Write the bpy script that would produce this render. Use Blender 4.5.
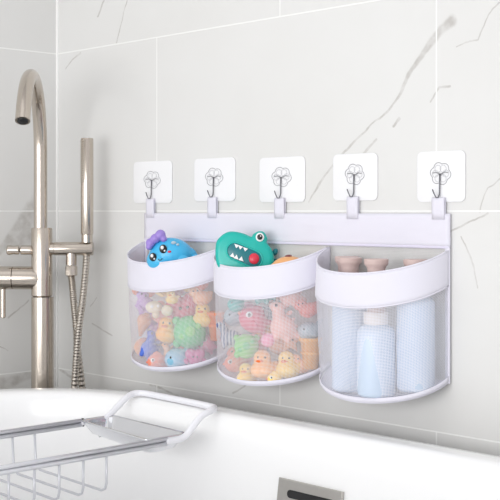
import bpy, bmesh, math, random
from mathutils import Vector, Matrix, noise
from math import sin, cos, pi, radians, sqrt
for o in list(bpy.data.objects): bpy.data.objects.remove(o)
S = bpy.context.scene; COL = S.collection
# ---------------- camera ----------------
cam = bpy.data.cameras.new('camera'); cam.sensor_width = 36; cam.lens = 1180/500*36
cam.shift_y = -39/500; cam.clip_start = .05
co = bpy.data.objects.new('camera', cam); COL.objects.link(co); S.camera = co
co.location = (1.885, -1.291, .9)
co.rotation_euler = (pi/2, 0, math.atan2(.7232, .6906))
# ---------------- light ----------------
S.view_settings.view_transform = 'Standard'; S.view_settings.look = 'None'
S.view_settings.exposure = 0.04; S.view_settings.gamma = 1.0
W = bpy.data.worlds.new('world'); S.world = W; W.use_nodes = True
nt = W.node_tree; nt.nodes.clear()
wo = nt.nodes.new('ShaderNodeOutputWorld'); bg = nt.nodes.new('ShaderNodeBackground')
tc = nt.nodes.new('ShaderNodeTexCoord'); dt = nt.nodes.new('ShaderNodeVectorMath'); dt.operation = 'DOT_PRODUCT'
dt.inputs[1].default_value = Vector((.5, -.8, .12)).normalized()
rp = nt.nodes.new('ShaderNodeValToRGB'); mr = nt.nodes.new('ShaderNodeMapRange')
mr.inputs['From Min'].default_value = -1
nt.links.new(tc.outputs['Generated'], dt.inputs[0]); nt.links.new(dt.outputs['Value'], mr.inputs['Value'])
nt.links.new(mr.outputs[0], rp.inputs[0]); nt.links.new(rp.outputs[0], bg.inputs[0]); nt.links.new(bg.outputs[0], wo.inputs[0])
rp.color_ramp.elements[0].position = .2; rp.color_ramp.elements[0].color = (.34, .33, .32, 1)
rp.color_ramp.elements[1].position = .8; rp.color_ramp.elements[1].color = (1, 1, 1.02, 1)
bg.inputs[1].default_value = .78
def area(name, loc, target, size, power, col=(1, 1, 1)):
    l = bpy.data.lights.new(name, 'AREA'); l.shape = 'RECTANGLE'; l.size = size[0]; l.size_y = size[1]; l.energy = power; l.color = col
    o = bpy.data.objects.new(name, l); COL.objects.link(o); o.location = loc
    o.rotation_euler = (Vector(target)-Vector(loc)).to_track_quat('-Z', 'Y').to_euler(); return o
area('ceiling_softlight', (1.0, -1.0, 2.35), (.6, -.3, .6), (1.4, 1.0), 1.5)
area('low_front_fill', (1.15, -2.2, .85), (.2, 0, .55), (1.7, .8), 23)  # added wide fill from the camera side, brightens the low wall; not a window

# ---------------- materials ----------------
def nn(t, ty, **kw):
    n = t.nodes.new(ty)
    for k, v in kw.items(): setattr(n, k, v)
    return n
def mat(name, col, rough=.5, metal=0, spec=.5, trans=0, noise_amt=.03, noise_scale=60, coat=0, sheen=0, bump=0, bscale=300, sss=0):
    m = bpy.data.materials.new(name); m.use_nodes = True; t = m.node_tree; b = t.nodes['Principled BSDF']
    b.inputs['Roughness'].default_value = rough; b.inputs['Metallic'].default_value = metal
    b.inputs['Specular IOR Level'].default_value = spec; b.inputs['Transmission Weight'].default_value = trans
    b.inputs['Coat Weight'].default_value = coat; b.inputs['Sheen Weight'].default_value = sheen
    tc = nn(t, 'ShaderNodeTexCoord'); nz = nn(t, 'ShaderNodeTexNoise'); nz.inputs['Scale'].default_value = noise_scale
    t.links.new(tc.outputs['Object'], nz.inputs['Vector'])
    mx = nn(t, 'ShaderNodeMix', data_type='RGBA'); k = 1-noise_amt*2
    mx.inputs[6].default_value = (col[0]*k, col[1]*k, col[2]*k, 1); mx.inputs[7].default_value = (*col, 1)
    t.links.new(nz.outputs[0], mx.inputs[0]); t.links.new(mx.outputs[2], b.inputs['Base Color'])
    if bump:
        n2 = nn(t, 'ShaderNodeTexNoise'); n2.inputs['Scale'].default_value = bscale
        bp = nn(t, 'ShaderNodeBump'); bp.inputs['Strength'].default_value = bump; bp.inputs['Distance'].default_value = .001
        t.links.new(tc.outputs['Object'], n2.inputs['Vector']); t.links.new(n2.outputs[0], bp.inputs['Height']); t.links.new(bp.outputs[0], b.inputs['Normal'])
    if sss: b.inputs['Subsurface Weight'].default_value = sss; b.inputs['Subsurface Radius'].default_value = (.01, .01, .01)
    return m
def srgb(r, g, b):
    f = lambda c: (c/255/12.92) if c/255 <= .04045 else ((c/255+.055)/1.055)**2.4
    return (f(r), f(g), f(b))

def tile_material(name, axis, veins):
    m = bpy.data.materials.new(name); m.use_nodes = True; t = m.node_tree; b = t.nodes['Principled BSDF']
    L = t.links.new
    ge = nn(t, 'ShaderNodeNewGeometry'); sp = nn(t, 'ShaderNodeSeparateXYZ'); L(ge.outputs['Position'], sp.inputs[0])
    cb = nn(t, 'ShaderNodeCombineXYZ'); L(sp.outputs[axis], cb.inputs[0]); L(sp.outputs[2], cb.inputs[1])
    # grout
    mp = nn(t, 'ShaderNodeMapping'); mp.inputs['Location'].default_value = (.3 if axis == 0 else .3, 0, 0); L(cb.outputs[0], mp.inputs[0])
    br = nn(t, 'ShaderNodeTexBrick', offset=.5, offset_frequency=2, squash=1, squash_frequency=2)
    br.inputs['Scale'].default_value = 1; br.inputs['Mortar Size'].default_value = .0013; br.inputs['Mortar Smooth'].default_value = .3
    br.inputs['Bias'].default_value = 0; br.inputs['Brick Width'].default_value = .6; br.inputs['Row Height'].default_value = .3
    br.inputs['Color1'].default_value = (0, 0, 0, 1); br.inputs['Color2'].default_value = (1, 1, 1, 1)
    L(mp.outputs[0], br.inputs['Vector'])
    # distorted coords
    nz = nn(t, 'ShaderNodeTexNoise'); nz.inputs['Scale'].default_value = 28; nz.inputs['Detail'].default_value = 5; L(cb.outputs[0], nz.inputs['Vector'])
    s1 = nn(t, 'ShaderNodeVectorMath', operation='SUBTRACT'); s1.inputs[1].default_value = (.5, .5, .5); L(nz.outputs['Color'], s1.inputs[0])
    s2 = nn(t, 'ShaderNodeVectorMath', operation='MULTIPLY'); s2.inputs[1].default_value = (.011, .011, 0); L(s1.outputs[0], s2.inputs[0])
    dc = nn(t, 'ShaderNodeVectorMath', operation='ADD'); L(cb.outputs[0], dc.inputs[0]); L(s2.outputs[0], dc.inputs[1])
    tot = None
    for v in veins:
        for (x0, z0, w0), (x1, z1, w1) in zip(v, v[1:]):
            ba = Vector((x1-x0, z1-z0, 0))
            pa = nn(t, 'ShaderNodeVectorMath', operation='SUBTRACT'); L(dc.outputs[0], pa.inputs[0]); pa.inputs[1].default_value = (x0, z0, 0)
            d = nn(t, 'ShaderNodeVectorMath', operation='DOT_PRODUCT'); L(pa.outputs[0], d.inputs[0]); d.inputs[1].default_value = ba/ba.length_squared
            c = nn(t, 'ShaderNodeClamp'); L(d.outputs['Value'], c.inputs[0])
            sc = nn(t, 'ShaderNodeVectorMath', operation='SCALE'); sc.inputs[0].default_value = ba; L(c.outputs[0], sc.inputs['Scale'])
            df = nn(t, 'ShaderNodeVectorMath', operation='DISTANCE'); L(pa.outputs[0], df.inputs[0]); L(sc.outputs[0], df.inputs[1])
            w = nn(t, 'ShaderNodeMath', operation='MULTIPLY_ADD'); L(c.outputs[0], w.inputs[0]); w.inputs[1].default_value = w1-w0; w.inputs[2].default_value = w0
            q = nn(t, 'ShaderNodeMath', operation='DIVIDE'); L(df.outputs['Value'], q.inputs[0]); L(w.outputs[0], q.inputs[1])
            if tot is None: tot = q
            else:
                mn = nn(t, 'ShaderNodeMath', operation='MINIMUM'); L(tot.outputs[0], mn.inputs[0]); L(q.outputs[0], mn.inputs[1]); tot = mn
    mk = nn(t, 'ShaderNodeMapRange', interpolation_type='SMOOTHSTEP'); L(tot.outputs[0], mk.inputs['Value'])
    mk.inputs['From Min'].default_value = .55; mk.inputs['From Max'].default_value = 1.5; mk.inputs['To Min'].default_value = 1; mk.inputs['To Max'].default_value = 0
    n2 = nn(t, 'ShaderNodeTexNoise'); n2.inputs['Scale'].default_value = 60; n2.inputs['Detail'].default_value = 4; L(cb.outputs[0], n2.inputs['Vector'])
    m2 = nn(t, 'ShaderNodeMapRange'); L(n2.outputs[0], m2.inputs['Value']); m2.inputs['From Min'].default_value = .35; m2.inputs['From Max'].default_value = .65; m2.inputs['To Min'].default_value = .35; m2.inputs['To Max'].default_value = .95
    vm = nn(t, 'ShaderNodeMath', operation='MULTIPLY'); L(mk.outputs[0], vm.inputs[0]); L(m2.outputs[0], vm.inputs[1])
    # soft clouds of the marble
    n3 = nn(t, 'ShaderNodeTexNoise'); n3.inputs['Scale'].default_value = 4; n3.inputs['Detail'].default_value = 3; L(cb.outputs[0], n3.inputs['Vector'])
    base = nn(t, 'ShaderNodeMix', data_type='RGBA'); L(n3.outputs[0], base.inputs[0])
    base.inputs[6].default_value = (*srgb(220, 219, 216), 1); base.inputs[7].default_value = (*srgb(229, 229, 228), 1)
    vx = nn(t, 'ShaderNodeMix', data_type='RGBA'); L(vm.outputs[0], vx.inputs[0]); L(base.outputs[2], vx.inputs[6]); vx.inputs[7].default_value = (*srgb(191, 188, 184), 1)
    gx = nn(t, 'ShaderNodeMix', data_type='RGBA'); L(br.outputs['Fac'], gx.inputs[0]); L(vx.outputs[2], gx.inputs[6]); gx.inputs[7].default_value = (*srgb(243, 243, 241), 1)
    L(gx.outputs[2], b.inputs['Base Color']); b.inputs['Roughness'].default_value = .32; b.inputs['Specular IOR Level'].default_value = .3
    bp = nn(t, 'ShaderNodeBump', invert=True); bp.inputs['Strength'].default_value = .25; bp.inputs['Distance'].default_value = .001
    L(br.outputs['Fac'], bp.inputs['Height']); L(bp.outputs[0], b.inputs['Normal'])
    return m
RV = [
[(0.926, 1.155, 0.0078), (0.906, 1.145, 0.0058), (0.886, 1.127, 0.0048), (0.858, 1.095, 0.0034), (0.833, 1.058, 0.0019), (0.815, 1.042, 0.0014), (0.786, 1.024, 0.0014), (0.759, 1.006, 0.0017), (0.734, 0.989, 0.0015), (0.704, 0.961, 0.0015), (0.68, 0.936, 0.0019), (0.662, 0.912, 0.0011)],
[(1.002, 1.17, 0.0013), (0.985, 1.156, 0.001), (0.974, 1.14, 0.0011), (0.967, 1.125, 0.0011), (0.949, 1.125, 0.001), (0.933, 1.12, 0.001)],
[(0.923, 1.068, 0.0013), (0.906, 1.067, 0.0014), (0.889, 1.05, 0.0014)],
[(0.835, 1.03, 0.0021), (0.824, 1.018, 0.0021)],
[(0.793, 1.001, 0.0021), (0.77, 0.982, 0.0022)],
[(1.002, 0.94, 0.001), (0.984, 0.93, 0.001), (0.973, 0.908, 0.001), (0.971, 0.899, 0.001)],
[(0.985, 0.897, 0.0016), (0.963, 0.887, 0.001), (0.942, 0.88, 0.0013), (0.906, 0.866, 0.0014)],
[(0.941, 0.865, 0.001), (0.949, 0.851, 0.001), (0.959, 0.829, 0.0013), (0.965, 0.814, 0.001), (0.968, 0.798, 0.001)],
[(0.148, 1.284, 0.0018), (0.139, 1.271, 0.0018), (0.13, 1.257, 0.0018)],
[(0.216, 1.275, 0.0013), (0.202, 1.241, 0.0013), (0.184, 1.202, 0.0018)],
[(0.077, 1.196, 0.0019), (0.048, 1.184, 0.0014), (0.029, 1.171, 0.0014)],
[(0.112, 0.694, 0.0012), (0.172, 0.674, 0.0014)],
[(0.108, 0.725, 0.0009), (0.127, 0.741, 0.0009)],
[(0.009, 0.597, 0.0029), (0.048, 0.586, 0.0028)],
[(0.493, 0.607, 0.0016), (0.524, 0.623, 0.0012)],
[(0.281, 0.598, 0.0017), (0.357, 0.587, 0.0017)]]
LV = [
[(-0.147, 0.807, 0.0055), (-0.126, 0.828, 0.0073), (-0.094, 0.861, 0.0084), (-0.066, 0.892, 0.0140), (-0.046, 0.920, 0.0110), (-0.030, 0.935, 0.0060)], [(-.095, .838, .014), (-.070, .855, .016), (-.05, .88, .012)],
[(-0.137, 0.58, 0.011), (-0.094, 0.586, 0.0102), (-0.061, 0.594, 0.0075)],
[(-0.109, 0.702, 0.0014), (-0.066, 0.733, 0.0014)],
[(-0.126, 0.652, 0.0009), (-0.109, 0.643, 0.0009)]]
M = {}
M['tile_r'] = tile_material('marble_tile_back', 0, RV)
M['tile_l'] = tile_material('marble_tile_side', 1, LV)
M['grout'] = mat('white_sealant', srgb(246, 246, 244), .5)
M['floor'] = mat('grey_floor_tile', srgb(196, 194, 190), .4, noise_scale=6)
M['acrylic'] = mat('white_acrylic', srgb(253, 253, 253), .2, spec=.5, noise_amt=.003, coat=.15)
M['nickel'] = mat('brushed_nickel', srgb(203, 193, 182), .22, metal=1, noise_amt=.03, noise_scale=200)
M['steel'] = mat('brushed_steel', srgb(196, 193, 188), .35, metal=1, noise_scale=200)
M['chrome'] = mat('chrome', srgb(236, 237, 241), .1, metal=1, noise_amt=.01)
M['wire'] = mat('silver_wire', srgb(215, 216, 222), .3, metal=.35)
M['hose'] = mat('hose_metal', srgb(196, 189, 180), .3, metal=1)
M['rail'] = mat('satin_chrome', srgb(232, 233, 238), .28, metal=.5)
M['black'] = mat('black_rubber', (.008, .008, .009), .5)
M['whiteplastic'] = mat('white_coating', srgb(247, 247, 252), .35, noise_amt=.01)
M['fabric'] = mat('white_fabric', srgb(231, 229, 240), .85, sheen=.2, noise_amt=.012, noise_scale=25, bump=.25, bscale=900)
M['stitch'] = mat('pale_stitch', srgb(226, 222, 240), .8)
M['pad'] = mat('clear_adhesive_pad', srgb(241, 241, 243), .15, spec=.5, noise_amt=.005)
M['print'] = mat('grey_print', srgb(165, 165, 168), .5)
M['print_light'] = mat('pale_print', srgb(205, 205, 208), .5)
M['hookwire'] = mat('hook_wire', srgb(120, 120, 126), .3, metal=.7)
M['cap'] = mat('dusty_pink_plastic', srgb(214, 190, 184), .45)
M['collar'] = mat('cream_plastic', srgb(243, 236, 232), .45)
M['bottle'] = mat('frosted_blue_plastic', srgb(206, 220, 238), .4, noise_amt=.01, sss=.15)
def mesh_net(name, cell, cover, col, tr=.5):
    """woven net: opaque threads and open holes, laid out in the surface's own UV (metres)"""
    m = bpy.data.materials.new(name); m.use_nodes = True; t = m.node_tree; t.nodes.clear(); L = t.links.new
    out = nn(t, 'ShaderNodeOutputMaterial'); uv = nn(t, 'ShaderNodeUVMap'); sp = nn(t, 'ShaderNodeSeparateXYZ'); L(uv.outputs[0], sp.inputs[0])
    th = []
    for i, cc in ((0, cover[0]), (1, cover[1])):
        d = nn(t, 'ShaderNodeMath', operation='DIVIDE'); L(sp.outputs[i], d.inputs[0]); d.inputs[1].default_value = cell
        f = nn(t, 'ShaderNodeMath', operation='FRACT'); L(d.outputs[0], f.inputs[0])
        l = nn(t, 'ShaderNodeMath', operation='LESS_THAN'); L(f.outputs[0], l.inputs[0]); l.inputs[1].default_value = cc; th.append(l)
    mx = nn(t, 'ShaderNodeMath', operation='MAXIMUM'); L(th[0].outputs[0], mx.inputs[0]); L(th[1].outputs[0], mx.inputs[1])
    df = nn(t, 'ShaderNodeBsdfDiffuse'); df.inputs[0].default_value = (*col, 1)
    tl = nn(t, 'ShaderNodeBsdfTranslucent'); tl.inputs[0].default_value = (*col, 1)
    a = nn(t, 'ShaderNodeMixShader'); a.inputs[0].default_value = tr; L(df.outputs[0], a.inputs[1]); L(tl.outputs[0], a.inputs[2])
    tp = nn(t, 'ShaderNodeBsdfTransparent'); b = nn(t, 'ShaderNodeMixShader'); L(mx.outputs[0], b.inputs[0]); L(tp.outputs[0], b.inputs[1]); L(a.outputs[0], b.inputs[2])
    L(b.outputs[0], out.inputs[0]); return m
M['net'] = mesh_net('white_net', .0021, (.24, .30), srgb(250, 249, 255), .28)
M['backnet'] = mesh_net('white_back_net', .0021, (.16, .22), srgb(240, 240, 240))
TC = dict(green=(70, 200, 120), rose=(222, 70, 110), amber=(255, 190, 90), sky=(140, 195, 222), blue=(70, 110, 215), cream=(238, 228, 200), lilac=(205, 160, 225),
 butter=(255, 220, 120), pink=(240, 150, 185), magenta=(215, 90, 160), peach=(250, 190, 145), coral=(245, 150, 125), orange=(250, 135, 45), salmon=(235, 130, 115),
 apricot=(252, 188, 110), blush=(245, 190, 178), lime=(130, 215, 110), slate=(120, 130, 155), mist=(185, 205, 215), dark_teal=(30, 80, 100), teal=(60, 190, 185),
 croc=(0, 184, 172), croc_dark=(0, 118, 128), whale=(70, 190, 240), violet=(160, 135, 215), red=(225, 50, 75), white=(250, 250, 250), ink=(12, 12, 14), beak=(245, 120, 40), tan=(240, 178, 120), brown=(120, 60, 60))
def tm(c):
    k = 'toy_'+c
    if k not in M: M[k] = mat(c+'_toy_vinyl', srgb(*TC[c]), .35, noise_amt=.02, coat=.15)
    return M[k]

# ---------------- mesh helpers ----------------
def link(name, bm, m, parent=None, smooth=True, auto=None):
    me = bpy.data.meshes.new(name); bmesh.ops.recalc_face_normals(bm, faces=bm.faces[:]) if auto is None else None
    bm.to_mesh(me); bm.free()
    for p in me.polygons: p.use_smooth = smooth
    o = bpy.data.objects.new(name, me); COL.objects.link(o); me.materials.append(m)
    if parent: o.parent = parent
    return o
def thing(name, label, cat, loc=(0, 0, 0), rot=(0, 0, 0), group=None):
    o = bpy.data.objects.new(name, None); COL.objects.link(o); o.location = loc; o.rotation_euler = rot; o.empty_display_size = .02
    o['label'] = label; o['category'] = cat
    if group: o['group'] = group
    return o
def tag(o, label, cat, group=None):
    o['label'] = label; o['category'] = cat
    if group: o['group'] = group
    return o
def struct(o): o['kind'] = 'structure'; return o
def B(): return bmesh.new()
def box(bm, c, s, bev=0, rot=None):
    r = bmesh.ops.create_cube(bm, size=1); v = r['verts']
    bmesh.ops.scale(bm, verts=v, vec=s)
    if bev:
        e = list({e for q in v for e in q.link_edges}); q = bmesh.ops.bevel(bm, geom=e, offset=bev, segments=3, affect='EDGES', profile=.5); v = q['verts'] if not v[0].is_valid else list({x for x in q['verts']} | {x for x in v if x.is_valid})
        v = list({x for f in q['faces'] for x in f.verts} | {x for x in v if x.is_valid})
    if rot: bmesh.ops.rotate(bm, verts=v, matrix=rot, cent=(0, 0, 0))
    bmesh.ops.translate(bm, verts=v, vec=c)
def ell(bm, c, r, rot=None, u=24, v=16):
    q = bmesh.ops.create_uvsphere(bm, u_segments=u, v_segments=v, radius=1)['verts']
    if not hasattr(r, '__len__'): r = (r, r, r)
    bmesh.ops.scale(bm, verts=q, vec=r)
    if rot: bmesh.ops.rotate(bm, verts=q, matrix=Matrix.Rotation(rot[1], 3, rot[0]), cent=(0, 0, 0))
    bmesh.ops.translate(bm, verts=q, vec=c)
def smoothpath(pts, n=8, closed=False):
    P = [Vector(p) for p in pts]; out = []
    N = len(P); rng = range(N if closed else N-1)
    for i in rng:
        g = lambda k: P[k % N] if closed else P[max(0, min(N-1, k))]
        a, b, c, d = g(i-1), g(i), g(i+1), g(i+2)
        for j in range(n):
            t = j/n
            out.append(.5*((2*b)+(-a+c)*t+(2*a-5*b+4*c-d)*t*t+(-a+3*b-3*c+d)*t**3))
    if not closed: out.append(P[-1])
    return out
def tube(bm, pts, r, seg=14, closed=False, cap=True):
    P = [Vector(p) for p in pts]; N = len(P); rings = []; up = None
    for i, p in enumerate(P):
        a = P[(i-1) % N] if (closed or i) else P[0]; b = P[(i+1) % N] if (closed or i < N-1) else P[-1]
        t = (b-a).normalized()
        if up is None:
            up = Vector((0, 0, 1)) if abs(t.z) < .9 else Vector((1, 0, 0))
        x = (up - t*up.dot(t)).normalized(); up = x; y = t.cross(x)
        rr = r(i/(N-1)) if callable(r) else r
        rings.append([bm.verts.new(p + x*rr*cos(2*pi*k/seg) + y*rr*sin(2*pi*k/seg)) for k in range(seg)])
    for i in range(N if closed else N-1):
        A, C = rings[i], rings[(i+1) % N]
        for k in range(seg): bm.faces.new((A[k], A[(k+1) % seg], C[(k+1) % seg], C[k]))
    if cap and not closed: bm.faces.new(rings[0][::-1]); bm.faces.new(rings[-1])
def lathe(bm, prof, origin=(0, 0, 0), axis=(0, 0, 1), seg=40):
    """prof: (distance along axis, radius)"""
    q = Vector(axis).to_track_quat('Z', 'Y'); o = Vector(origin); rings = []
    for h, r in prof:
        rings.append([bm.verts.new(o + q @ Vector((max(r, 1e-5)*cos(2*pi*k/seg), max(r, 1e-5)*sin(2*pi*k/seg), h))) for k in range(seg)])
    for A, C in zip(rings, rings[1:]):
        for k in range(seg): bm.faces.new((A[k], A[(k+1) % seg], C[(k+1) % seg], C[k]))
    bm.faces.new(rings[0][::-1]); bm.faces.new(rings[-1])
def slab(bm, outline, d, bev=0, mtx=None, seg=3):
    """outline: (x, z) points; slab from y=-d/2 to d/2"""
    v = [bm.verts.new((x, -d/2, z)) for x, z in outline]; f = bm.faces.new(v)
    ex = bmesh.ops.extrude_face_region(bm, geom=[f]); nv = [g for g in ex['geom'] if isinstance(g, bmesh.types.BMVert)]
    bmesh.ops.translate(bm, verts=nv, vec=(0, d, 0)); allv = v+nv
    if bev:
        es = [e for e in {e for q in allv for e in q.link_edges} if abs(e.verts[0].co.y-e.verts[1].co.y) < 1e-7]
        r = bmesh.ops.bevel(bm, geom=es, offset=bev, segments=seg, affect='EDGES', profile=.5)
        allv = list({x for x in allv if x.is_valid} | {x for ff in r['faces'] for x in ff.verts})
    if mtx: bmesh.ops.transform(bm, matrix=mtx, verts=allv)
def remesh(o, vs, it=4):
    r = o.modifiers.new('blend', 'REMESH'); r.mode = 'VOXEL'; r.voxel_size = vs; r.use_smooth_shade = True
    s = o.modifiers.new('soft', 'SMOOTH'); s.iterations = it; s.factor = .5
def soft_edges(o, ang=35):
    o.data.shade_smooth() if hasattr(o.data, 'shade_smooth') else None
    e = o.modifiers.new('crease', 'EDGE_SPLIT'); e.split_angle = radians(ang)

# ---------------- setting ----------------
bm = B(); box(bm, (1.4, .05, 1.2), (2.8, .1, 2.4)); struct(link('wall_back', bm, M['tile_r'], smooth=False))
bm = B(); box(bm, (-.05, -1.15, 1.2), (.1, 2.5, 2.4)); struct(link('wall_left', bm, M['tile_l'], smooth=False))
bm = B(); box(bm, (1.35, -1.15, -.05), (2.9, 2.5, .1)); struct(link('floor', bm, M['floor'], smooth=False))
bm = B(); tube(bm, [(.0005, -.0005, 0), (.0005, -.0005, 2.4)], .0028, 12); struct(link('trim_1', bm, M['grout']))

# ---------------- bathtub ----------------
X0, X1, Y0, Y1, ZR = .122, 1.742, -.815, -.065, .6
def rr(ins, z, R=.27, n=14):
    r = max(R-ins, .05); x0, x1, y0, y1 = X0+ins, X1-ins, Y0+ins, Y1-ins; out = []
    for cx, cy, a0 in ((x1-r, y1-r, 0), (x0+r, y1-r, 90), (x0+r, y0+r, 180), (x1-r, y0+r, 270)):
        for k in range(n+1):
            a = radians(a0+90*k/n); out.append((cx+r*cos(a), cy+r*sin(a), z))
    # even subdivision of straight runs
    res = []
    for i, p in enumerate(out):
        q = out[(i+1) % len(out)]; res.append(p)
        if i % (n+1) == n:
            for k in range(1, 10): res.append(tuple(Vector(p).lerp(Vector(q), k/10)))
    return res
tub = thing('bathtub', 'white glossy freestanding bathtub with a rounded rim in front of the marble tiles', 'bathtub', (.93, -.44, 0))
def loft(bm, rings, off):
    R = [[bm.verts.new(Vector(p)-Vector(off)) for p in r] for r in rings]
    for A, C in zip(R, R[1:]):
        n = len(A)
        for k in range(n): bm.faces.new((A[k], A[(k+1) % n], C[(k+1) % n], C[k]))
    return R
bm = B()
prof = [(.07, .0), (.06, .02), (.045, .2), (.02, .45), (.012, .54), (.004, .562), (0, .575), (0, .588), (.003, .596), (.009, .6), (.02, .601), (.040, .601), (.047, .599), (.052, .594), (.055, .585), (.058, .56), (.064, .5), (.085, .35), (.11, .24), (.15, .19), (.22, .17), (.30, .165)]
R = loft(bm, [rr(i, z) for i, z in prof], (.93, -.44, 0)); bm.faces.new(R[0]); bm.faces.new(R[-1])
link('tub_shell', bm, M['acrylic'], tub)
# overflow plate on the inside of the far long wall
bm = B()
tilt = Matrix.Rotation(-radians(7), 4, 'X')
slab(bm, [(-.059, -.04), (.059, -.04), (.059, .04), (-.059, .04)], .005, .0012)
ovp = link('overflow_plate', bm, M['steel'], tub, smooth=False); ovp.location = (.787-.93, -.1345+.44, .4905); ovp.rotation_euler = (-radians(8), 0, 0); ovp['label'] = 'brushed steel overflow plate'
bm = B()
o_ = []
for sx, a0 in ((1, -90), (-1, 90)):
    for k in range(9): a = radians(a0+180*k/8); o_.append((sx*.038+.0055*cos(a), .0055*sin(a)))
slab(bm, o_, .003)
sl = link('overflow_slot', bm, M['black'], ovp, smooth=False); sl.location = (.004, -.0016, .0215); sl['label'] = 'black overflow slot'

# ---------------- freestanding tub filler ----------------
FX, FY = .1104, -.1087
fil = thing('tub_filler', 'tall brushed nickel freestanding tub filler with gooseneck spout in the tiled corner', 'faucet', (FX, FY, 0))
RT = Vector((.6906, .7232, 0)); FW = Vector((-.7232, .6906, 0))
N = M['nickel']
bm = B(); lathe(bm, [(0, .045), (.004, .047), (.01, .045), (.012, .03), (.013, .0198), (.747, .0198)], RT*.0012); soft_edges(link('lower_column', bm, N, fil))
bm = B(); lathe(bm, [(.748, .0165), (.749, .0178), (.750, .0188), (.868, .0188), (.870, .0182), (.870, .010)]); soft_edges(link('valve_column', bm, N, fil))
d = Vector((.185, -.156, 0)).normalized()
pts = [Vector((0, 0, .868)), Vector((0, 0, .92)), Vector((0, 0, .97))]; SPO = RT*-.0022
for k in range(0, 27):
    a = pi*k/26*154/180
    pts.append(Vector((0, 0, 1.0)) + d*(.125-.125*cos(a)) + Vector((0, 0, .125*sin(a))))
pts.append(pts[-1] + (pts[-1]-pts[-2]).normalized()*.015)
pts = [p+SPO for p in pts]
bm = B(); tube(bm, pts, .0119, 28); soft_edges(sp_ := link('spout', bm, N, fil))
e1, e0 = pts[-1], pts[-2]; ax = (e1-e0).normalized()
bm = B(); lathe(bm, [(-.001, .0085), (.0012, .0085), (.0012, .001)], e1, ax); ae = link('aerator', bm, M['black'], sp_); ae['label'] = 'dark outlet of the spout'
# holder arm, wand
bm = B(); lathe(bm, [(.012, .0112), (.0225, .0112), (.0235, .0120), (.090, .0120), (.0915, .0112)], (0, 0, .8330), RT); soft_edges(link('holder_arm', bm, N, fil))
HW = RT*.0805
wand = thing('hand_shower', 'slim brushed nickel hand shower stick standing upright in the filler\'s side arm', 'hand shower', (FX+HW.x, FY+HW.y, .846))
bm = B(); lathe(bm, [(-.002, .0098), (.012, .0100), (.0125, .0108), (.0135, .0112), (.182, .0112), (.1835, .0105)]); soft_edges(link('wand_body', bm, N, wand))
bm = B()
nd = (-FW*.8 - RT*.6).normalized(); sd = nd.cross(Vector((0, 0, 1)))
for k in range(18):
    bm = B(); c = nd*.0112 + Vector((0, 0, .178-k*.0042)); q = Matrix.Rotation(math.atan2(nd.y, nd.x), 3, 'Z')
    box(bm, (0, 0, 0), (.003, .010, .0020), .0005, q); bmesh.ops.translate(bm, verts=bm.verts[:], vec=c)
    link('spray_rib', bm, M['hose'], wand, smooth=False)
# fittings and hose
HO = RT*.0525
bm = B(); lathe(bm, [(.804, .0098), (.825, .0098)], tuple(HO) , (0, 0, 1)); lathe(bm, [(.784, .0075), (.786, .0108), (.801, .0108), (.803, .0095)], tuple(HO), (0, 0, 1), 8); soft_edges(link('hose_fitting', bm, N, fil))
A0 = Vector((FX, FY, 0))+HO; B0 = Vector((FX, FY, 0))+HW
u = lambda s, z, dd=0: Vector((FX, FY, 0))+RT*s+FW*dd+Vector((0, 0, z))
hp = smoothpath([u(.0525, .785), u(.0545, .765), u(.057, .73, .004), u(.0605, .69, .007), u(.0625, .65, .008), u(.070, .585, .010), u(.076, .48, .010), u(.070, .34, .010), u(.056, .25, .004), u(.044, .33, -.006), u(.052, .46, -.012), u(.060, .585, -.014), u(.0635, .64, -.014), u(.0675, .69, -.012), u(.0735, .74, -.008), u(.078, .79, -.003), u(.0805, .834, 0)], 70)
bm = B(); tube(bm, hp, lambda t: .0061+.0007*sin(t*2*pi*150), 12); hs = link('shower_hose', bm, M['hose'], None); tag(hs, 'ribbed metal shower hose looping down behind the tub rim', 'hose')
# diverter knob
lk = -RT
bm = B(); lathe(bm, [(.016, .0078), (.019, .0084), (.0365, .0084), (.0375, .0070)], (0, 0, .8305), lk); dk = link('diverter_knob', bm, N, fil); soft_edges(dk)
bm = B(); lathe(bm, [(.0372, .003), (.0395, .0042), (.040, .0078), (.043, .0084), (.050, .0076), (.057, .0090), (.0605, .0088), (.062, .0070)], (0, 0, .8305), lk); soft_edges(link('knob_handle', bm, N, dk), 50)
bm = B(); lathe(bm, [(.004, .0190), (.010, .0205), (.050, .0205), (.0505, .0185)], (0, 0, .781), lk); ell(bm, Vector((0, 0, .781))-lk*-.004, (.0185, .0185, .0185)); mx_ = link('mixer_body', bm, N, fil); soft_edges(mx_)
bm = B(); lathe(bm, [(.0505, .0185), (.0515, .0205), (.095, .0205), (.0965, .018)], (0, 0, .781), lk); mh = link('mixer_handle', bm, N, mx_); soft_edges(mh)
bm = B(); lathe(bm, [(0, .0048), (.050, .0048), (.0515, .003)], Vector((0, 0, .761))+lk*.069, (0, 0, -1), 20); ml = link('lever', bm, N, mx_); soft_edges(ml)

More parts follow.
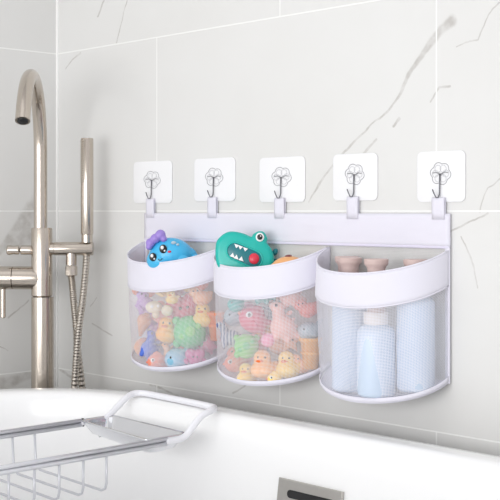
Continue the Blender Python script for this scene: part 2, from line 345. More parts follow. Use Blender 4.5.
# ---------------- bath caddy ----------------
CX, CY, CZ = .484, -.45, .56
cad = thing('bath_caddy', 'chrome wire bath caddy with a white looped handle laid across the tub', 'bath caddy', (CX, CY, CZ))
def loc(p): return Vector(p)-Vector((CX, CY, CZ))
def rail(x):
    bm = B()
    for dz, r in ((.0033, .0032), (-.0033, .0034)): tube(bm, [loc((x, -.2165, .572+dz)), loc((x, -.80, .572+dz))], r, 14)
    o = link('rail', bm, M['rail'], cad)
    bm = B()
    for dz in ((.0035, -.0035) if x < .5 else (-.002,)): tube(bm, [loc((x, -.2170, .572+dz)), loc((x, -.2135, .572+dz))], .0032, 14)
    b = link('rail_cap', bm, M['black'], o); b['label'] = 'black rail end cap'
    return o
rail(.382); rail(.588)
for k in range(12):
    y = -.3227-.0385*k
    pts = [(.588, y, .572), (.588, y, .53), (.585, y, .5215), (.577, y, .518), (.40, y+.018, .515), (.391, y+.019, .5185), (.387, y+.019, .527), (.382, y+.02, .572)]
    bm = B(); tube(bm, [loc(p) for p in pts], .0018, 10); link('basket_wire', bm, M['wire'], cad)
for x in (.45, .52):
    bm = B(); tube(bm, [loc((x, -.60, .5145)), loc((x, -.745, .5145))], .0012, 8)
    link('bottom_wire', bm, M['wire'], cad)
# white looped handle resting on the far rim
hp = smoothpath([(.382, -.218, .572), (.384, -.19, .572), (.386, -.172, .575), (.386, -.152, .588), (.386, -.132, .602), (.386, -.116, .607), (.398, -.104, .607), (.43, -.104, .607), (.50, -.107, .607), (.56, -.112, .607), (.580, -.118, .607), (.588, -.132, .606), (.588, -.150, .600), (.588, -.166, .588), (.588, -.178, .577), (.588, -.192, .572), (.588, -.218, .572)], 6)
bm = B(); tube(bm, [loc(p) for p in hp], .0050, 16); h_ = link('handle_loop', bm, M['whiteplastic'], cad); h_['label'] = 'white coated handle loop'
# second far-side handle of the caddy, resting on the near rim, below the frame
hp2 = [(.382, -.70, .572), (.382, -.72, .585), (.382, -.74, .605), (.382, -.775, .6075), (.588, -.775, .6075), (.588, -.74, .605), (.588, -.72, .585), (.588, -.70, .572)]
bm = B(); tube(bm, [loc(p) for p in smoothpath(hp2, 6)], .0044, 16); h_ = link('handle_loop', bm, M['whiteplastic'], cad); h_['label'] = 'white coated handle loop'
# soap tray
bm = B()
def trect(ins, z, r=.012):
    x0, x1 = .389+ins, .583-ins; out = []
    corners = [((x1-r), (-.176-ins-r), 0), ((x0+r), (-.164-ins-r), 90), ((x0+r), (-.222+ins+r), 180), ((x1-r), (-.246+ins+r), 270)]
    for cx, cy, a0 in corners:
        for k in range(6): a = radians(a0+18*k); out.append((cx+r*cos(a), cy+r*sin(a), z))
    return out
R = loft(bm, [trect(0, .577), trect(-.002, .5785), trect(-.003, .576), trect(-.001, .574), trect(.008, .558), trect(.018, .5535), trect(.019, .5548), trect(.009, .5595), trect(.001, .575), trect(0, .577)], (CX, CY, CZ))
bm.faces.new(R[5]); bm.faces.new(R[6]); bmesh.ops.remove_doubles(bm, verts=bm.verts[:], dist=1e-6)
tr = link('soap_tray', bm, M['chrome'], cad); tr['label'] = 'shallow polished soap tray'
for k in range(6):
    x = .425+.024*k
    bm = B(); tube(bm, [loc((x, -.190, .5575)), loc((x, -.214, .5575))], .0028, 10); link('tray_ridge', bm, M['chrome'], tr)

# ---------------- adhesive hooks ----------------
PADS = [(.2900, .9500, .1055, .0725), (.4505, .9513, .1000, .0706), (.6056, .9484, .0985, .0696), (.7546, .9491, .0850, .0680), (.9086, .9467, .0805, .0690)]
pname = ['first square clear adhesive hook pad from the left, nearest the hand shower', 'second square clear adhesive hook pad from the left, above the blue toy',
 'third, middle square clear adhesive hook pad, above the orange toy', 'fourth square clear adhesive hook pad, standing on the thin marble vein', 'fifth square clear adhesive hook pad at the far right end of the row']
def rrect(w, h, r, n=5):
    o = []
    for sx, sz, a0 in ((1, 1, 0), (-1, 1, 90), (-1, -1, 180), (1, -1, 270)):
        for k in range(n+1): a = radians(a0+90*k/n); o.append((sx*(w/2-r)+r*cos(a), sz*(h/2-r)+r*sin(a)))
    return o
STR = []
for i, (px, pz, w, h) in enumerate(PADS):
    t = thing('adhesive_hook', pname[i], 'hook', (px, -.0012, pz), group='clear adhesive hooks in a row on the tiles')
    bm = B(); slab(bm, rrect(w, h, .008), .0018, .0005); soft_edges(link('pad', bm, M['pad'], t), 30)
    sx = w/.073   # the pads are wider than high
    cz = .004; R0 = .0150
    # scalloped flower outline with inner petals
    pts = []
    for k in range(96):
        a = 2*pi*k/96; r = R0*(.86+.17*abs(cos(3*a+.5)))
        pts.append((r*cos(a)*sx*1.02, -.0012, cz+r*sin(a)))
    bm = B(); tube(bm, pts, .00045, 6, closed=True)
    fl = link('flower_emblem', bm, M['print'], t); fl['label'] = 'fine grey flower outline'
    bm = B()
    for a in (60, 120, 180, 240, 300, 0):
        a = radians(a); c = (cos(a)*.0078*sx, cz+sin(a)*.0075)
        q = [(c[0]+.0046*cos(b)*sx, -.0012, c[1]+.0048*sin(b)) for b in [2*pi*k/24 for k in range(24)]]
        tube(bm, q, .00035, 6, closed=True)
    link('petal_lines', bm, M['print_light'], fl)
    bm = B()
    for s in (-1, 1): tube(bm, [(0, -.0018, cz-.001), (s*.0065*sx, -.0018, cz+.0018), (s*.0115*sx, -.0018, cz+.0010)], lambda t: .0009-.0003*t, 8)
    link('mount', bm, M['print'], t)
    # wire hook: stem down, curl forwards and up
    bm = B(); st = [(0, -.0028, cz), (0, -.0032, cz-.012), (0, -.0034, cz-.0255)]
    tube(bm, st+[(0, -.004, cz-.0290), (-.001, -.0055, cz-.0325), (-.003, -.0070, cz-.0325), (-.0055, -.0080, cz-.0275), (-.0080, -.0085, cz-.0215)], .0009, 10)
    hk = link('wire_hook', bm, M['hookwire'], t); hk['label'] = 'dark wire hook'
    STR.append((px, pz+cz-.0345))

# ---------------- hanging organizer ----------------
OX0, OX1, ZT, ZB, ZM = .272, .926, .8965, .672, .851
org = thing('hanging_mesh_organizer', 'white fabric and net organizer with three pockets hanging from hooks on the tiles', 'hanging organizer', ((OX0+OX1)/2, -.003, ZB))
OL = Vector(((OX0+OX1)/2, -.003, ZB))
def grid_surface(bm, f, nu, nv, uvf=None):
    uvl = bm.loops.layers.uv.verify(); V = [[bm.verts.new(Vector(f(i/nu, j/nv))-OL) for i in range(nu+1)] for j in range(nv+1)]
    for j in range(nv):
        for i in range(nu):
            fc = bm.faces.new((V[j][i], V[j][i+1], V[j+1][i+1], V[j+1][i]))
            for lp, (a, b) in zip(fc.loops, ((i, j), (i+1, j), (i+1, j+1), (i, j+1))): lp[uvl].uv = uvf(a/nu, b/nv)
    return V
def solid(o, th, off=0):
    m = o.modifiers.new('thickness', 'SOLIDIFY'); m.thickness = th; m.offset = off
def wav(x, z): return .0008*noise.noise(Vector((x*14, z*20, 3)))
bm = B(); grid_surface(bm, lambda u, v: (OX0+(OX1-OX0)*u, -.0042+wav(OX0+u, v), ZM+(ZT-ZM)*v), 80, 8, lambda a, b: (a, b))
o = link('top_band', bm, M['fabric'], org, auto=1); solid(o, .0022)
bm = B(); grid_surface(bm, lambda u, v: (OX0+(OX1-OX0)*u, -.0034, ZB+(ZM-ZB)*v), 40, 8, lambda a, b: (a*(OX1-OX0), b*(ZM-ZB)))
o = link('back_net', bm, M['backnet'], org, auto=1)
for xs in ((OX0, OX0+.0075), (OX1-.0075, OX1)):
    bm = B(); box(bm, Vector(((xs[0]+xs[1])/2, -.0045, (ZM+ZB)/2-.002))-OL, (xs[1]-xs[0], .0026, ZM-ZB+.004), .0008); link('edge_trim', bm, M['fabric'], org)
bm = B(); box(bm, Vector(((OX0+OX1)/2, -.004, ZM))-OL, (OX1-OX0-.002, .0036, .0035), .0008); link('hem', bm, M['stitch'], org)
for (hx, hz) in STR:
    bm = B()
    w = .0092
    prof = [(-.0030, ZT-.012), (-.0030, hz-.004), (-.0042, hz+.0006), (-.0052, hz+.0018), (-.0064, hz+.0006), (-.0066, hz-.004), (-.0062, ZT+.002), (-.0060, ZT-.008)]
    ww = w*1.15
    V = [[bm.verts.new(Vector((hx-.001+s*ww, y, z))-OL) for s in (-1, -.6, -.2, .2, .6, 1)] for y, z in prof]
    for A, C in zip(V, V[1:]):
        for k in range(5): bm.faces.new((A[k], A[k+1], C[k+1], C[k]))
    o = link('hanging_loop', bm, M['fabric'], org, auto=1); solid(o, .001)
HWD, PD, SAG, PW = .1065, .0835, .031, .93
def prim(c, t, dr=0, k=0):
    """point of a pocket's D curve at angle t (0 = right seam, pi = left seam)"""
    s = max(sin(t), 0)**PW
    cx = cos(t)
    return c+(HWD+dr)*cx, -.0055-(PD+dr)*s, s
def arc_len(c):
    L = [0]; p = None
    for i in range(65):
        x, y, s = prim(c, pi*i/64)
        if p: L.append(L[-1]+math.hypot(x-p[0], y-p[1]))
        p = (x, y)
    return L
PK = []
for pi_, c in enumerate((.381, .599, .817)):
    AL = arc_len(c); rnd = pi_*7.3
    def wob(t, z, a=.0022): return a*sin(t)*noise.noise(Vector((t*2.2+rnd, z*22, rnd)))
    ztop = lambda s: .8475-SAG*s*1.04
    zbt = lambda s: .8475-.047-SAG*s*1.02
    zbot = lambda s: ZB-SAG*s**.9
    def surf(zlo, zhi, dr=0, bulge=.004):
        def f(u, v):
            t = pi*u; x, y, s = prim(c, t, dr); z = zlo(s)+(zhi(s)-zlo(s))*v
            zz = (z-(ZB-SAG))/(.19); bl = bulge*sin(pi*min(max(zz, 0), 1))*s + wob(t, z)
            n = Vector((cos(t), -sin(t), 0)); tp = .010*(1-min(max(zz, 0), 1))*s; return (x+n.x*bl+tp*.5*(cos(t) < 0), y+n.y*bl+tp, z)
        return f
    bm = B(); grid_surface(bm, surf(zbot, zbt), 64, 22, lambda a, b: (AL[int(round(a*64))], b*.135))
    pk = link('pocket', bm, M['net'], org, auto=1); pk['label'] = ['left net pocket full of bath toys', 'middle net pocket full of bath toys', 'right net pocket holding bottles'][pi_]
    bm = B(); grid_surface(bm, surf(zbt, ztop, .0008), 64, 8, lambda a, b: (a, b)); o = link('pocket_band', bm, M['fabric'], pk, auto=1); solid(o, .0018)
    for zf, rr_ in ((ztop, .0014), (zbt, .0011)):
        f = surf(zf, zf, .001); bm = B(); tube(bm, [Vector(f(i/64, 0))-OL for i in range(1, 64)], rr_, 8); link('piping', bm, M['fabric'], pk)
    zb2 = lambda s: ZB-SAG*s**.9+.0065
    bm = B(); grid_surface(bm, surf(zbot, zb2, .0008, .004), 64, 2, lambda a, b: (a, b)); o = link('bottom_trim', bm, M['fabric'], pk, auto=1); solid(o, .0016)
    # base panel
    bm = B(); uvl = bm.loops.layers.uv.verify(); rows = []
    for j in range(9):
        k = j/8; row = []
        for i in range(49):
            x, y, s = prim(c, pi*i/48); row.append(bm.verts.new(Vector((x+.005*s*(x < c), -.0055+(y+.010*s+.0055)*k, ZB-SAG*s**.9*k**.4))-OL))
        rows.append(row)
    for A, C2 in zip(rows, rows[1:]):
        for k in range(48): bm.faces.new((A[k], A[k+1], C2[k+1], C2[k]))
    o = link('pocket_base', bm, M['fabric'], pk, auto=1); solid(o, .0016, -1)

# ---------------- bottles ----------------
def bottle(x, y, r, hb, label):
    z0 = ZB-SAG*.93+.004
    z0 = max(z0, ZB-SAG*.9*max(0, 1-((abs(x-.817)+r*.5)/HWD)**2)**.5+.003)
    t = thing('shampoo_bottle', label, 'bottle', (x, y, z0), group='pink capped travel bottles in the right pocket')
    bm = B(); lathe(bm, [(0, r*.86), (.002, r*.95), (.006, r), (hb-.014, r), (hb-.008, r*.97), (hb-.003, r*.85), (hb, r*.62), (hb+.002, r*.5), (hb+.008, r*.48)]); soft_edges(link('bottle_body', bm, M['bottle'], t), 60)
    bm = B(); lathe(bm, [(hb+.001, .016), (hb+.002, .017), (hb+.016, .017), (hb+.0175, .016)]); soft_edges(link('collar', bm, M['collar'], t), 40)
    top = .835-z0-.0
    bm = B(); lathe(bm, [(hb+.017, .0125), (top-.014, .0122), (top-.011, .0132), (top-.008, .0158), (top-.006, .0165), (top-.001, .0168), (top, .0158), (top, .001)]); soft_edges(link('cap', bm, M['cap'], t), 40)
    return t
bottle(.843, -.0585, .0264, .096, 'front frosted pale blue bottle with cream collar, centre of the right pocket')
bottle(.788, -.0500, .0252, .128, 'pale blue bottle at the left front of the right pocket, pink cap leftmost')
bottle(.757, -.0225, .0168, .130, 'pale blue bottle behind the leftmost one, only its pink cap rim showing')
bottle(.889, -.0310, .0258, .128, 'pale blue bottle at the right of the pocket, its flat pink cap rightmost')

# ---------------- toys ----------------
def eyes(t, pts, r, white=True, par=None):
    """eye discs on the viewer side"""
    for (x, y, z) in pts:
        if white:
            bm = B(); ell(bm, (x, y, z), (r, r*.5, r)); e = link('eye', bm, tm('white'), par or t)
            bm = B(); ell(bm, (x, y-r*.35, z), (r*.5, r*.35, r*.5)); link('pupil', bm, tm('ink'), e if par is None else par)
        else:
            bm = B(); ell(bm, (x, y, z), (r, r*.6, r)); link('eye', bm, tm('ink'), par or t)
def toy(kind, loc_, r, col, label, group, rz, roll=0):
    t = thing({'duck': 'toy_duck', 'turtle': 'toy_turtle', 'crab': 'toy_crab', 'fish': 'toy_fish', 'whale': 'toy_whale', 'dinosaur': 'toy_dinosaur', 'mushroom': 'toy_mushroom', 'seal': 'toy_seal', 'cone': 'toy_cone', 'star': 'toy_starfish', 'cup': 'toy_cup', 'ball': 'toy_ball', 'zebra': 'toy_zebra'}[kind],
              label, 'bath toy', loc_, (0, 0, 0), group)
    t.rotation_mode = 'QUATERNION'
    t.rotation_quaternion = (Matrix.Rotation(rz, 4, 'Z') @ Matrix.Rotation(radians(roll), 4, 'Y')).to_quaternion()
    t.rotation_mode = 'XYZ'; t.rotation_euler = (Matrix.Rotation(rz, 4, 'Z') @ Matrix.Rotation(radians(roll), 4, 'Y')).to_euler()
    m = tm(col); bm = B(); E_ = lambda c, s, rot=None: ell(bm, [q*r for q in c], [q*r for q in s], rot, 16, 10)
    def part(name, mm, fs, parent=t):
        b = B()
        for c, s, *rot in fs: ell(b, [q*r for q in c], [q*r for q in s], rot[0] if rot else None, 14, 10)
        return link(name, b, mm, parent)
    if kind == 'duck':
        E_((0, .0, -.32), (.88, .72, .60)); E_((-.12, -.12, .42), (.56, .54, .54)); E_((.72, .05, .0), (.3, .3, .22), ('Y', -.6))
        b = link('body', bm, m, t); remesh(b, r*.1)
        part('wing', m, [((.1, -.62, -.3), (.42, .16, .28), ('Y', .2))]); part('beak', tm('beak'), [((-.28, -.66, .30), (.24, .2, .09))])
        eyes(t, [(-.36*r, -.55*r, .52*r), (.06*r, -.60*r, .52*r)], .075*r, False)
    elif kind == 'fish':
        E_((0, 0, 0), (.88, .55, .74)); E_((.78, 0, .28), (.34, .14, .2), ('Y', -.7)); E_((.78, 0, -.28), (.34, .14, .2), ('Y', .7)); E_((0, 0, .68), (.42, .14, .25))
        b = link('body', bm, m, t); remesh(b, r*.1)
        part('fin', m, [((.18, -.5, -.15), (.3, .12, .16), ('Y', .5))]); eyes(t, [(-.35*r, -.44*r, .18*r)], .2*r)
        part('lips', tm('coral'), [((-.86, -.05, -.05), (.12, .18, .1))])
    elif kind == 'crab':
        E_((-.42, 0, .28), (.56, .5, .6), ('Y', -.3)); E_((.42, 0, .28), (.56, .5, .6), ('Y', .3)); E_((0, 0, -.25), (.68, .5, .62))
        b = link('shell', bm, m, t); remesh(b, r*.1)
        for s in (-1, 1): part('claw', m, [((s*.85, -.2, -.35), (.22, .2, .3), ('Y', s*.4))])
        eyes(t, [(-.2*r, -.5*r, .1*r), (.2*r, -.5*r, .1*r)], .09*r, False)
    elif kind == 'turtle':
        E_((0, .05, 0), (.97, .72, .97)); E_((0, .1, 0), (.9, .8, .9))
        b = link('shell', bm, m, t); remesh(b, r*.1)
        for x, z in ((-.72, -.66), (.72, -.66), (-.75, .62), (.75, .62)): part('foot', m, [((x, .25, z), (.26, .22, .26))])
        part('shell_spots', tm('lime' if col == 'green' else 'green'), [((0, -.66, .1), (.3, .06, .3)), ((-.48, -.55, -.2), (.17, .06, .17)), ((.45, -.56, .4), (.17, .06, .17))])
    elif kind == 'whale':
        E_((-.1, 0, -.1), (.9, .75, .8)); E_((.65, .1, .45), (.22, .3, .45), ('Y', .5)); E_((.85, .1, .8), (.3, .2, .14), ('Y', -.3))
        b = link('body', bm, m, t); remesh(b, r*.1)
        part('fin', m, [((.25, -.65, -.3), (.32, .12, .16), ('Y', .5))]); eyes(t, [(-.5*r, -.60*r, .12*r)], .09*r, False)
    elif kind == 'dinosaur':
        E_((.0, 0, -.28), (.7, .55, .62)); E_((-.35, -.1, .35), (.34, .36, .6), ('Y', -.25)); E_((-.5, -.15, .72), (.42, .34, .28)); E_((.68, 0, -.5), (.45, .25, .22), ('Y', .4)); E_((-.3, -.2, -.8), (.2, .22, .28)); E_((.35, -.2, -.8), (.2, .22, .28))
        b = link('body', bm, m, t); remesh(b, r*.1)
        for k in range(4): part('back_spike', m, [((-.02+.2*k, .05, .82-.33*k), (.11, .09, .2), ('Y', .9))])
        eyes(t, [(-.55*r, -.44*r, .8*r)], .08*r, False)
    elif kind == 'mushroom':
        E_((-.1, 0, .2), (.95, .8, .7)); b = link('cap', bm, m, t); remesh(b, r*.1)
        part('stem', m, [((.1, 0, -.5), (.42, .42, .55))]); part('cap_spots', tm('white'), [((-.3, -.72, .3), (.2, .08, .2)), ((.35, -.68, .35), (.16, .08, .16))])
    elif kind == 'seal':
        E_((.1, 0, -.2), (.85, .65, .6)); E_((-.4, -.15, .42), (.5, .48, .48)); E_((.85, .1, .1), (.2, .3, .2)); E_((-.75, -.3, .35), (.25, .25, .2))
        b = link('body', bm, m, t); remesh(b, r*.1)
        part('flipper', m, [((-.2, -.6, -.55), (.35, .18, .14), ('Y', .5))]); eyes(t, [(-.55*r, -.6*r, .55*r), (-.2*r, -.62*r, .52*r)], .075*r, False)
    elif kind == 'zebra':
        E_((.0, 0, -.2), (.8, .55, .55)); E_((-.5, -.1, .35), (.32, .34, .5), ('Y', -.4)); E_((-.7, -.2, .68), (.42, .3, .26), ('Y', .3))
        for x in (-.45, .45): E_((x, -.2, -.7), (.18, .2, .34))
        b = link('body', bm, stripe_mat, t); remesh(b, r*.1)
        part('ear', tm('slate'), [((-.5, 0, .98), (.1, .08, .2))]); eyes(t, [(-.75*r, -.48*r, .75*r)], .07*r, False)
    elif kind == 'star':
        b2 = []
        for k in range(10):
            a = pi/2+2*pi*k/10; q = 1.05 if k % 2 == 0 else .5; b2.append((r*q*cos(a), r*q*sin(a)))
        slab(bm, b2, r*.5, r*.14); link('body', bm, m, t)
        eyes(t, [(-.18*r, -.28*r, .12*r), (.18*r, -.28*r, .12*r)], .08*r, False)
    elif kind == 'cup':
        lathe(bm, [(-r, r*.42), (-r*.97, r*.48), (r*.75, r*.66), (r*.78, r*.76), (r*.95, r*.76), (r, r*.70), (r*.98, r*.62), (-r*.8, r*.4)], seg=28); link('cup_body', bm, m, t)
        b = B(); lathe(b, [(-r*.1, r*.60), (-r*.05, r*.64), (r*.1, r*.66), (r*.12, r*.62)], seg=28); link('ring', b, m, t)
    elif kind == 'cone':
        lathe(bm, [(-r, r*.1), (r*.15, r*.55), (r*.2, r*.6), (r*.3, r*.6)], seg=24); link('cone', bm, m, t)
        part('scoop', tm('peach'), [((0, 0, .45), (.62, .62, .52)), ((.1, 0, .85), (.35, .35, .25))])
    elif kind == 'ball':
        ell(bm, (0, 0, 0), (r*.97,)*3); link('ball_body', bm, m, t)
        b = B(); tube(b, [(r*.97*cos(a), r*.97*sin(a), 0) for a in [2*pi*k/32 for k in range(32)]], r*.05, 8, closed=True); link('seam', b, m, t)
    return t
# striped vinyl
stripe_mat = mat('striped_toy_vinyl', (.5, .5, .5), .4); t_ = stripe_mat.node_tree
wv = nn(t_, 'ShaderNodeTexWave'); wv.inputs['Scale'].default_value = 60; wv.inputs['Distortion'].default_value = 3; tcs = nn(t_, 'ShaderNodeTexCoord'); t_.links.new(tcs.outputs['Object'], wv.inputs['Vector'])
cr = nn(t_, 'ShaderNodeValToRGB'); cr.color_ramp.interpolation = 'CONSTANT'; cr.color_ramp.elements[0].color = (*srgb(90, 105, 150), 1); cr.color_ramp.elements[1].position = .5; cr.color_ramp.elements[1].color = (*srgb(215, 218, 226), 1)
t_.links.new(wv.outputs[0], cr.inputs[0]); t_.links.new(cr.outputs[0], t_.nodes['Principled BSDF'].inputs['Base Color'])

G1, G2 = 'bath toys piled in the left net pocket', 'bath toys piled in the middle net pocket'
T1 = [
 ('turtle',0.4387,-0.0440,0.7044,0.0218,'green','round bright green toy at the centre right of the left pocket',0),
 ('crab',0.4144,-0.0360,0.7400,0.0225,'rose','deep rose heart shaped toy just above the round green toy in the left pocket',-8),
 ('duck',0.4013,-0.0590,0.7060,0.0204,'amber','amber yellow duck toy directly left of the round green toy',5),
 ('whale',0.4241,-0.0570,0.6700,0.0195,'sky','pale sky blue toy at the bottom centre of the left pocket, under the green toy',-5),
 ('dinosaur',0.3673,-0.0650,0.6841,0.0198,'blue','royal blue curved toy at the lower left of the left pocket',35),
 ('mushroom',0.3837,-0.0720,0.7399,0.0131,'cream','cream round topped toy at the upper left of the left pocket, beside the lilac toy',0),
 ('seal',0.3515,-0.0650,0.7492,0.0178,'lilac','lilac toy at the upper left edge of the left pocket',20),
 ('duck',0.4570,-0.0300,0.7322,0.0177,'butter','pale butter yellow toy at the right of the left pocket, beside the rose toy',0),
 ('fish',0.4480,-0.0170,0.6843,0.0150,'pink','pink toy at the right of the left pocket, below and right of the green toy',40),
 ('crab',0.4535,-0.0460,0.6720,0.0145,'magenta','small magenta textured toy at the bottom right of the left pocket',0),
 ('cone',0.3411,-0.0630,0.7102,0.0170,'peach','peach toy at the left edge of the left pocket, between the lilac and blue toys',15),
 ('fish',0.3851,-0.0690,0.6610,0.0160,'coral','coral toy lying at the bottom of the left pocket under the blue toy',0),
 ('cup',0.4740,-0.0170,0.7150,0.0190,'orange','bright orange upright toy at the right edge of the left pocket',0),
 ('duck',0.4198,-0.0660,0.7611,0.0125,'butter','small butter yellow toy peeking under the band above the rose toy',0),
 ('seal',0.4564,-0.0360,0.7632,0.0150,'peach','peach toy under the band at the upper right of the left pocket',-10),
 ('star',0.3700,-0.0420,0.7170,0.0150,'salmon','salmon toy showing between the cream toy and the blue toy',0),
 ('ball',0.3343,-0.0560,0.6790,0.0145,'peach','small peach ball at the lower left edge of the left pocket',0),
 ('ball',0.4123,-0.0700,0.7390,0.0095,'cream','small cream ball between the cream toy and the rose toy in the left pocket',0),
 ('duck',0.3450,-0.0260,0.7300,0.0170,'coral','coral duck at the back left of the left pocket',0),
 ('ball',0.3800,-0.0220,0.7750,0.0150,'pink','pink ball under the band at the back of the left pocket',0),
 ('ball',0.4000,-0.0240,0.6900,0.0160,'coral','coral ball deep in the middle of the left pocket pile',0),
 ('ball',0.3480,-0.0260,0.6950,0.0150,'lilac','lilac ball deep in the lower left of the left pocket',0),
 ('seal',0.3897,-0.0600,0.7764,0.0185,'butter','butter yellow seal under the band at the top centre of the left pocket pile',0),
 ('crab',0.3164,-0.0340,0.7730,0.0185,'orange','orange crab at the upper left corner of the left pocket, behind the lilac toy',0),
 ('fish',0.4186,-0.0259,0.7799,0.0155,'butter','butter yellow fish behind the rose toy, under the band of the left pocket',0),
 ('dinosaur',0.3150,-0.0310,0.7221,0.0190,'lilac','lilac dinosaur at the far left side of the left pocket pile',0),
 ('dinosaur',0.3932,-0.0480,0.6760,0.0140,'peach','peach dinosaur between the blue and sky blue toys in the left pocket',0),
 ('duck',0.3120,-0.0380,0.6760,0.0140,'amber','amber duck at the bottom far left of the left pocket',0),
 ('duck',0.4506,-0.0363,0.7888,0.0150,'coral','coral duck under the band at the top right of the left pocket pile',0),
 ('whale',0.4050,-0.0400,0.6600,0.0140,'pink','pink whale on the bottom of the left pocket, left of the sky blue toy',0),
]
T2 = [
 ('duck',0.6272,-0.0610,0.6779,0.0209,'apricot','large apricot rounded toy at the lower centre of the middle pocket',0),
 ('fish',0.6034,-0.0610,0.7360,0.0226,'rose','rose pink fish with a round white eye in the middle pocket',30),
 ('duck',0.6616,-0.0450,0.6796,0.0192,'butter','yellow duck with a small dark eye at the lower right of the middle pocket',0),
 ('dinosaur',0.6542,-0.0460,0.7354,0.0222,'blush','pale blush pink toy at the upper right of the middle pocket, beside the rose fish',10),
 ('turtle',0.5947,-0.0660,0.6960,0.0172,'lime','light green toy left of the large apricot toy in the middle pocket',0),
 ('zebra',0.5450,-0.0520,0.7082,0.0186,'slate','blue grey striped toy at the left edge of the middle pocket',0),
 ('duck',0.5960,-0.0660,0.6610,0.0160,'butter','yellow toy lying at the bottom left of the middle pocket, under the light green toy',0),
 ('whale',0.6836,-0.0210,0.7239,0.0148,'mist','pale mist grey toy at the right of the middle pocket, behind the blush toy',0),
 ('seal',0.6830,-0.0270,0.7567,0.0150,'salmon','salmon toy under the band at the upper right of the middle pocket',-20),
 ('cup',0.6850,-0.0210,0.6900,0.0190,'amber','amber upright toy at the right edge of the middle pocket',0),
 ('star',0.6220,-0.0340,0.7500,0.0140,'dark_teal','dark teal toy showing between the rose fish and the blush toy',0),
 ('fish',0.5579,-0.0560,0.6730,0.0165,'coral','coral toy at the bottom left edge of the middle pocket, beneath the striped toy',0),
 ('seal',0.6700,-0.0280,0.6730,0.0140,'peach','small peach toy at the bottom right of the middle pocket',0),
 ('whale',0.5745,-0.0670,0.7597,0.0130,'teal','teal toy just under the band at the upper left of the middle pocket',0),
 ('fish',0.6520,-0.0640,0.6600,0.0125,'butter','small yellow fish on the bottom of the middle pocket between apricot and yellow ducks',0),
 ('ball',0.6407,-0.0660,0.7091,0.0110,'pink','small pink ball above the large apricot toy in the middle pocket',0),
 ('duck',0.5600,-0.0260,0.7400,0.0170,'pink','pink duck at the back left of the middle pocket',0),
 ('ball',0.6200,-0.0200,0.7000,0.0160,'peach','peach ball deep in the middle of the middle pocket pile',0),
 ('ball',0.5750,-0.0240,0.6950,0.0150,'coral','coral ball deep in the lower left of the middle pocket',0),
 ('ball',0.6000,-0.0200,0.7750,0.0150,'peach','peach ball under the band at the back of the middle pocket',0),
 ('dinosaur',0.6567,-0.0365,0.7815,0.0190,'blush','blush dinosaur directly under the band at the right of the middle pocket',0),
 ('fish',0.5504,-0.0378,0.7786,0.0185,'pink','pink fish under the band at the upper left corner of the middle pocket',0),
 ('dinosaur',0.6113,-0.0500,0.7807,0.0180,'teal','teal dinosaur directly under the band above the rose fish',0),
 ('whale',0.5310,-0.0284,0.7361,0.0160,'mist','mist grey whale at the far left side of the middle pocket',0),
 ('duck',0.5979,-0.0270,0.7200,0.0150,'amber','amber duck behind the rose fish and the light green toy',0),
 ('seal',0.5457,-0.0352,0.6784,0.0180,'salmon','salmon seal below the striped toy at the lower left of the middle pocket',0),
 ('star',0.6459,-0.0245,0.7046,0.0155,'peach','peach starfish behind the large apricot toy and yellow duck',0),
 ('duck',0.6250,-0.0380,0.6650,0.0130,'orange','orange duck on the bottom of the middle pocket behind the apricot toy',0),
]
for T, G, rz in ((T1, G1, radians(50)), (T2, G2, radians(46))):
    for k, x, y, z, r, c, lb, roll in T:
        if z < .69 and y < -.03: z -= .007
        toy(k, (x, y, z), r*(1.22 if y > -.031 else 1.3 if y > -.048 and z > .69 else 1.15 if r > .0125 else 1), c, lb, G, rz, roll)

# blue sea creature toy with a violet bow, lying on the left pile
def at_view(loc_, rz):
    return Matrix.Translation(loc_) @ Matrix.Rotation(rz, 4, 'Z')
wl = thing('toy_octopus', 'bright blue smiling sea creature toy with a violet bow, peeking out of the left pocket', 'bath toy', (.4080, -.0560, .8325), (0, radians(-3), radians(50)))
u1 = 1.92/1180     # one photograph pixel at this depth, in metres
def we(bm, px, py, y, s, rot=None): ell(bm, ((px-170)*u1, y, (256-py)*u1), [q*u1 for q in s], rot)
bm = B(); we(bm, 169, 258, 0, (22, 17, 17), ('Y', .15)); we(bm, 158, 263, -.002, (14, 15, 12)); we(bm, 184, 260, .004, (11, 11, 9)); b = link('body', bm, tm('whale'), wl); remesh(b, .0018, 6)
bm = B(); we(bm, 180, 264, -.020, (9, 4, 6), ('Y', .5)); we(bm, 166, 271, -.024, (7, 4, 4)); b = link('flipper', bm, tm('whale'), wl)
bm = B(); we(bm, 192, 261, .0, (7, 7, 3), ('Y', .35)); we(bm, 195, 266, -.004, (4, 6, 2.4)); b = link('tail', bm, tm('whale'), wl); b['label'] = 'blue tail fin'
def weye(px, py, y, s):
    bm = B(); we(bm, px, py, y, (s*.85, 1.2, s)); e = link('eye', bm, tm('ink'), wl)
    bm = B(); we(bm, px-s*.2, py-s*.35, y-.0018, (s*.36, .8, s*.42)); we(bm, px+s*.3, py+s*.4, y-.0018, (s*.2, .8, s*.22)); link('eye_glint', bm, tm('white'), e)
weye(161.5, 251.5, -.0262, 4.4); weye(151, 259, -.0245, 4.2)
bm = B(); tube(bm, [((px-170)*u1, -.0278, (256-py)*u1) for px, py in ((156, 261), (157, 262.5), (159, 262.2), (160, 260.5))], .0006, 8); link('smile', bm, tm('ink'), wl)
bm = B(); we(bm, 167.5, 254.5, -.0268, (1.8, 1, 1.2)); link('cheek', bm, tm('red'), wl)
bm = B(); we(bm, 172, 246, -.0225, (2.6, 1, 1.8), ('X', .5)); we(bm, 176, 248, -.0225, (1.6, 1, 1.3), ('X', .4)); link('back_spots', bm, tm('mist'), wl)
bm = B()
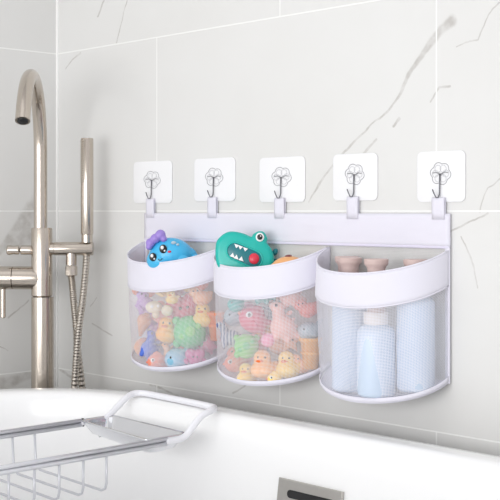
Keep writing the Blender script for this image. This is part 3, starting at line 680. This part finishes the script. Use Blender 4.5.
for px, py, s in ((149, 245, 4.6), (154, 241, 4.8), (159.5, 237.5, 5.2), (147.5, 249, 3.2), (162.5, 242, 3.4)): we(bm, px, py, -.012, (s, 5, s))
b = link('bow', bm, tm('violet'), wl); remesh(b, .0013, 3)
# teal crocodile shaped toy
u2 = 1.76/1180
crz = thing('toy_crocodile', 'teal crocodile head bath toy with an open toothy mouth, sticking out of the middle pocket', 'bath toy', (.5720, -.050, .8335), (radians(-6), 0, radians(44)))
def q2(p): return ((p[0]/7.14+210-241)*u2, (252-(p[1]/7.14+222))*u2)
out = smoothpath([(*q2(p), 0) for p in [(14, 165), (24, 115), (60, 75), (105, 50), (160, 48), (220, 62), (275, 84), (290, 66), (330, 45), (368, 52), (392, 92), (392, 132), (422, 172), (442, 232), (436, 295), (405, 350), (350, 385), (250, 395), (150, 375), (60, 330), (25, 290), (14, 230)]], 5, True)
bm = B(); slab(bm, [(p.x, p.y) for p in out], .024, .0075, seg=5); link('body', bm, tm('croc'), crz)
cpt = Vector((228, 222)); ta = radians(24)
def stad(hl, hr): 
    o = []
    for sx, a0 in ((1, -90), (-1, 90)):
        for k in range(11):
            a = radians(a0+18*k); x = sx*hl+hr*cos(a); y = hr*sin(a); o.append(q2((cpt.x+x*cos(ta)-y*-sin(ta)*-1, cpt.y+x*sin(ta)+y*cos(ta))))
    return o
bm = B(); slab(bm, stad(74, 56), .0022, .0006); mth = link('mouth', bm, tm('croc_dark'), crz); mth.location = (0, -.0125, 0)
bm = B(); tube(bm, [(x, 0, z) for x, z in stad(76, 62)], .0016, 10, closed=True); lp = link('lip_ridge', bm, tm('croc'), crz); lp.location = (0, -.0118, 0)
bm = B()
def tri(pts, y=-.0142, d=.002):
    v = [q2(p) for p in pts]; slab(bm, v, d, .0003, Matrix.Translation((0, y, 0)))
for x, y in ((172, 148), (200, 158), (236, 172)): tri([(x-18, y-7), (x+18, y+5), (x-4, y+26)])
for x, y in ((140, 232), (168, 246), (204, 258)): tri([(x-18, y+0), (x+4, y-26), (x+18, y+12)])
link('teeth', bm, tm('white'), crz)
bm = B(); x, z = q2((298, 250)); ell(bm, (x, -.0150, z), (38/7.14*u2, .003, 40/7.14*u2)); link('tongue', bm, tm('red'), crz)
x, z = q2((340, 92)); bm = B(); ell(bm, (x, -.0125, z), (31/7.14*u2, .003, 33/7.14*u2)); ey = link('eye', bm, tm('white'), crz)
bm = B(); ell(bm, (x, -.0150, z), (20/7.14*u2, .002, 21/7.14*u2)); link('pupil', bm, tm('ink'), ey)
bm = B(); ell(bm, (x+.0012, -.0167, z+.0014), (.0010, .0006, .0010)); link('eye_glint', bm, tm('white'), ey)
bm = B(); x, z = q2((448, 195)); ell(bm, (x, .006, z), (.0042, .006, .0062), ('Y', .5)); x, z = q2((452, 262)); ell(bm, (x, .006, z), (.004, .006, .005), ('Y', 1.2)); link('back_spikes', bm, tm('croc_dark'), crz)
# orange shell toy
sh = thing('toy_seashell', 'orange tan rounded toy lying just right of the teal crocodile toy', 'bath toy', (.663, -.046, .8150), (0, radians(-6), radians(45)))
bm = B(); ell(bm, (0, 0, 0), (.027, .018, .0185)); ell(bm, (-.015, -.006, -.002), (.016, .012, .014)); ell(bm, (.016, 0, -.003), (.016, .013, .012)); b = link('body', bm, tm('tan'), sh); remesh(b, .0018, 4)
bm = B(); ell(bm, (.002, -.001, .0178), (.0055, .0045, .0028)); link('dark_spot', bm, tm('brown'), sh)
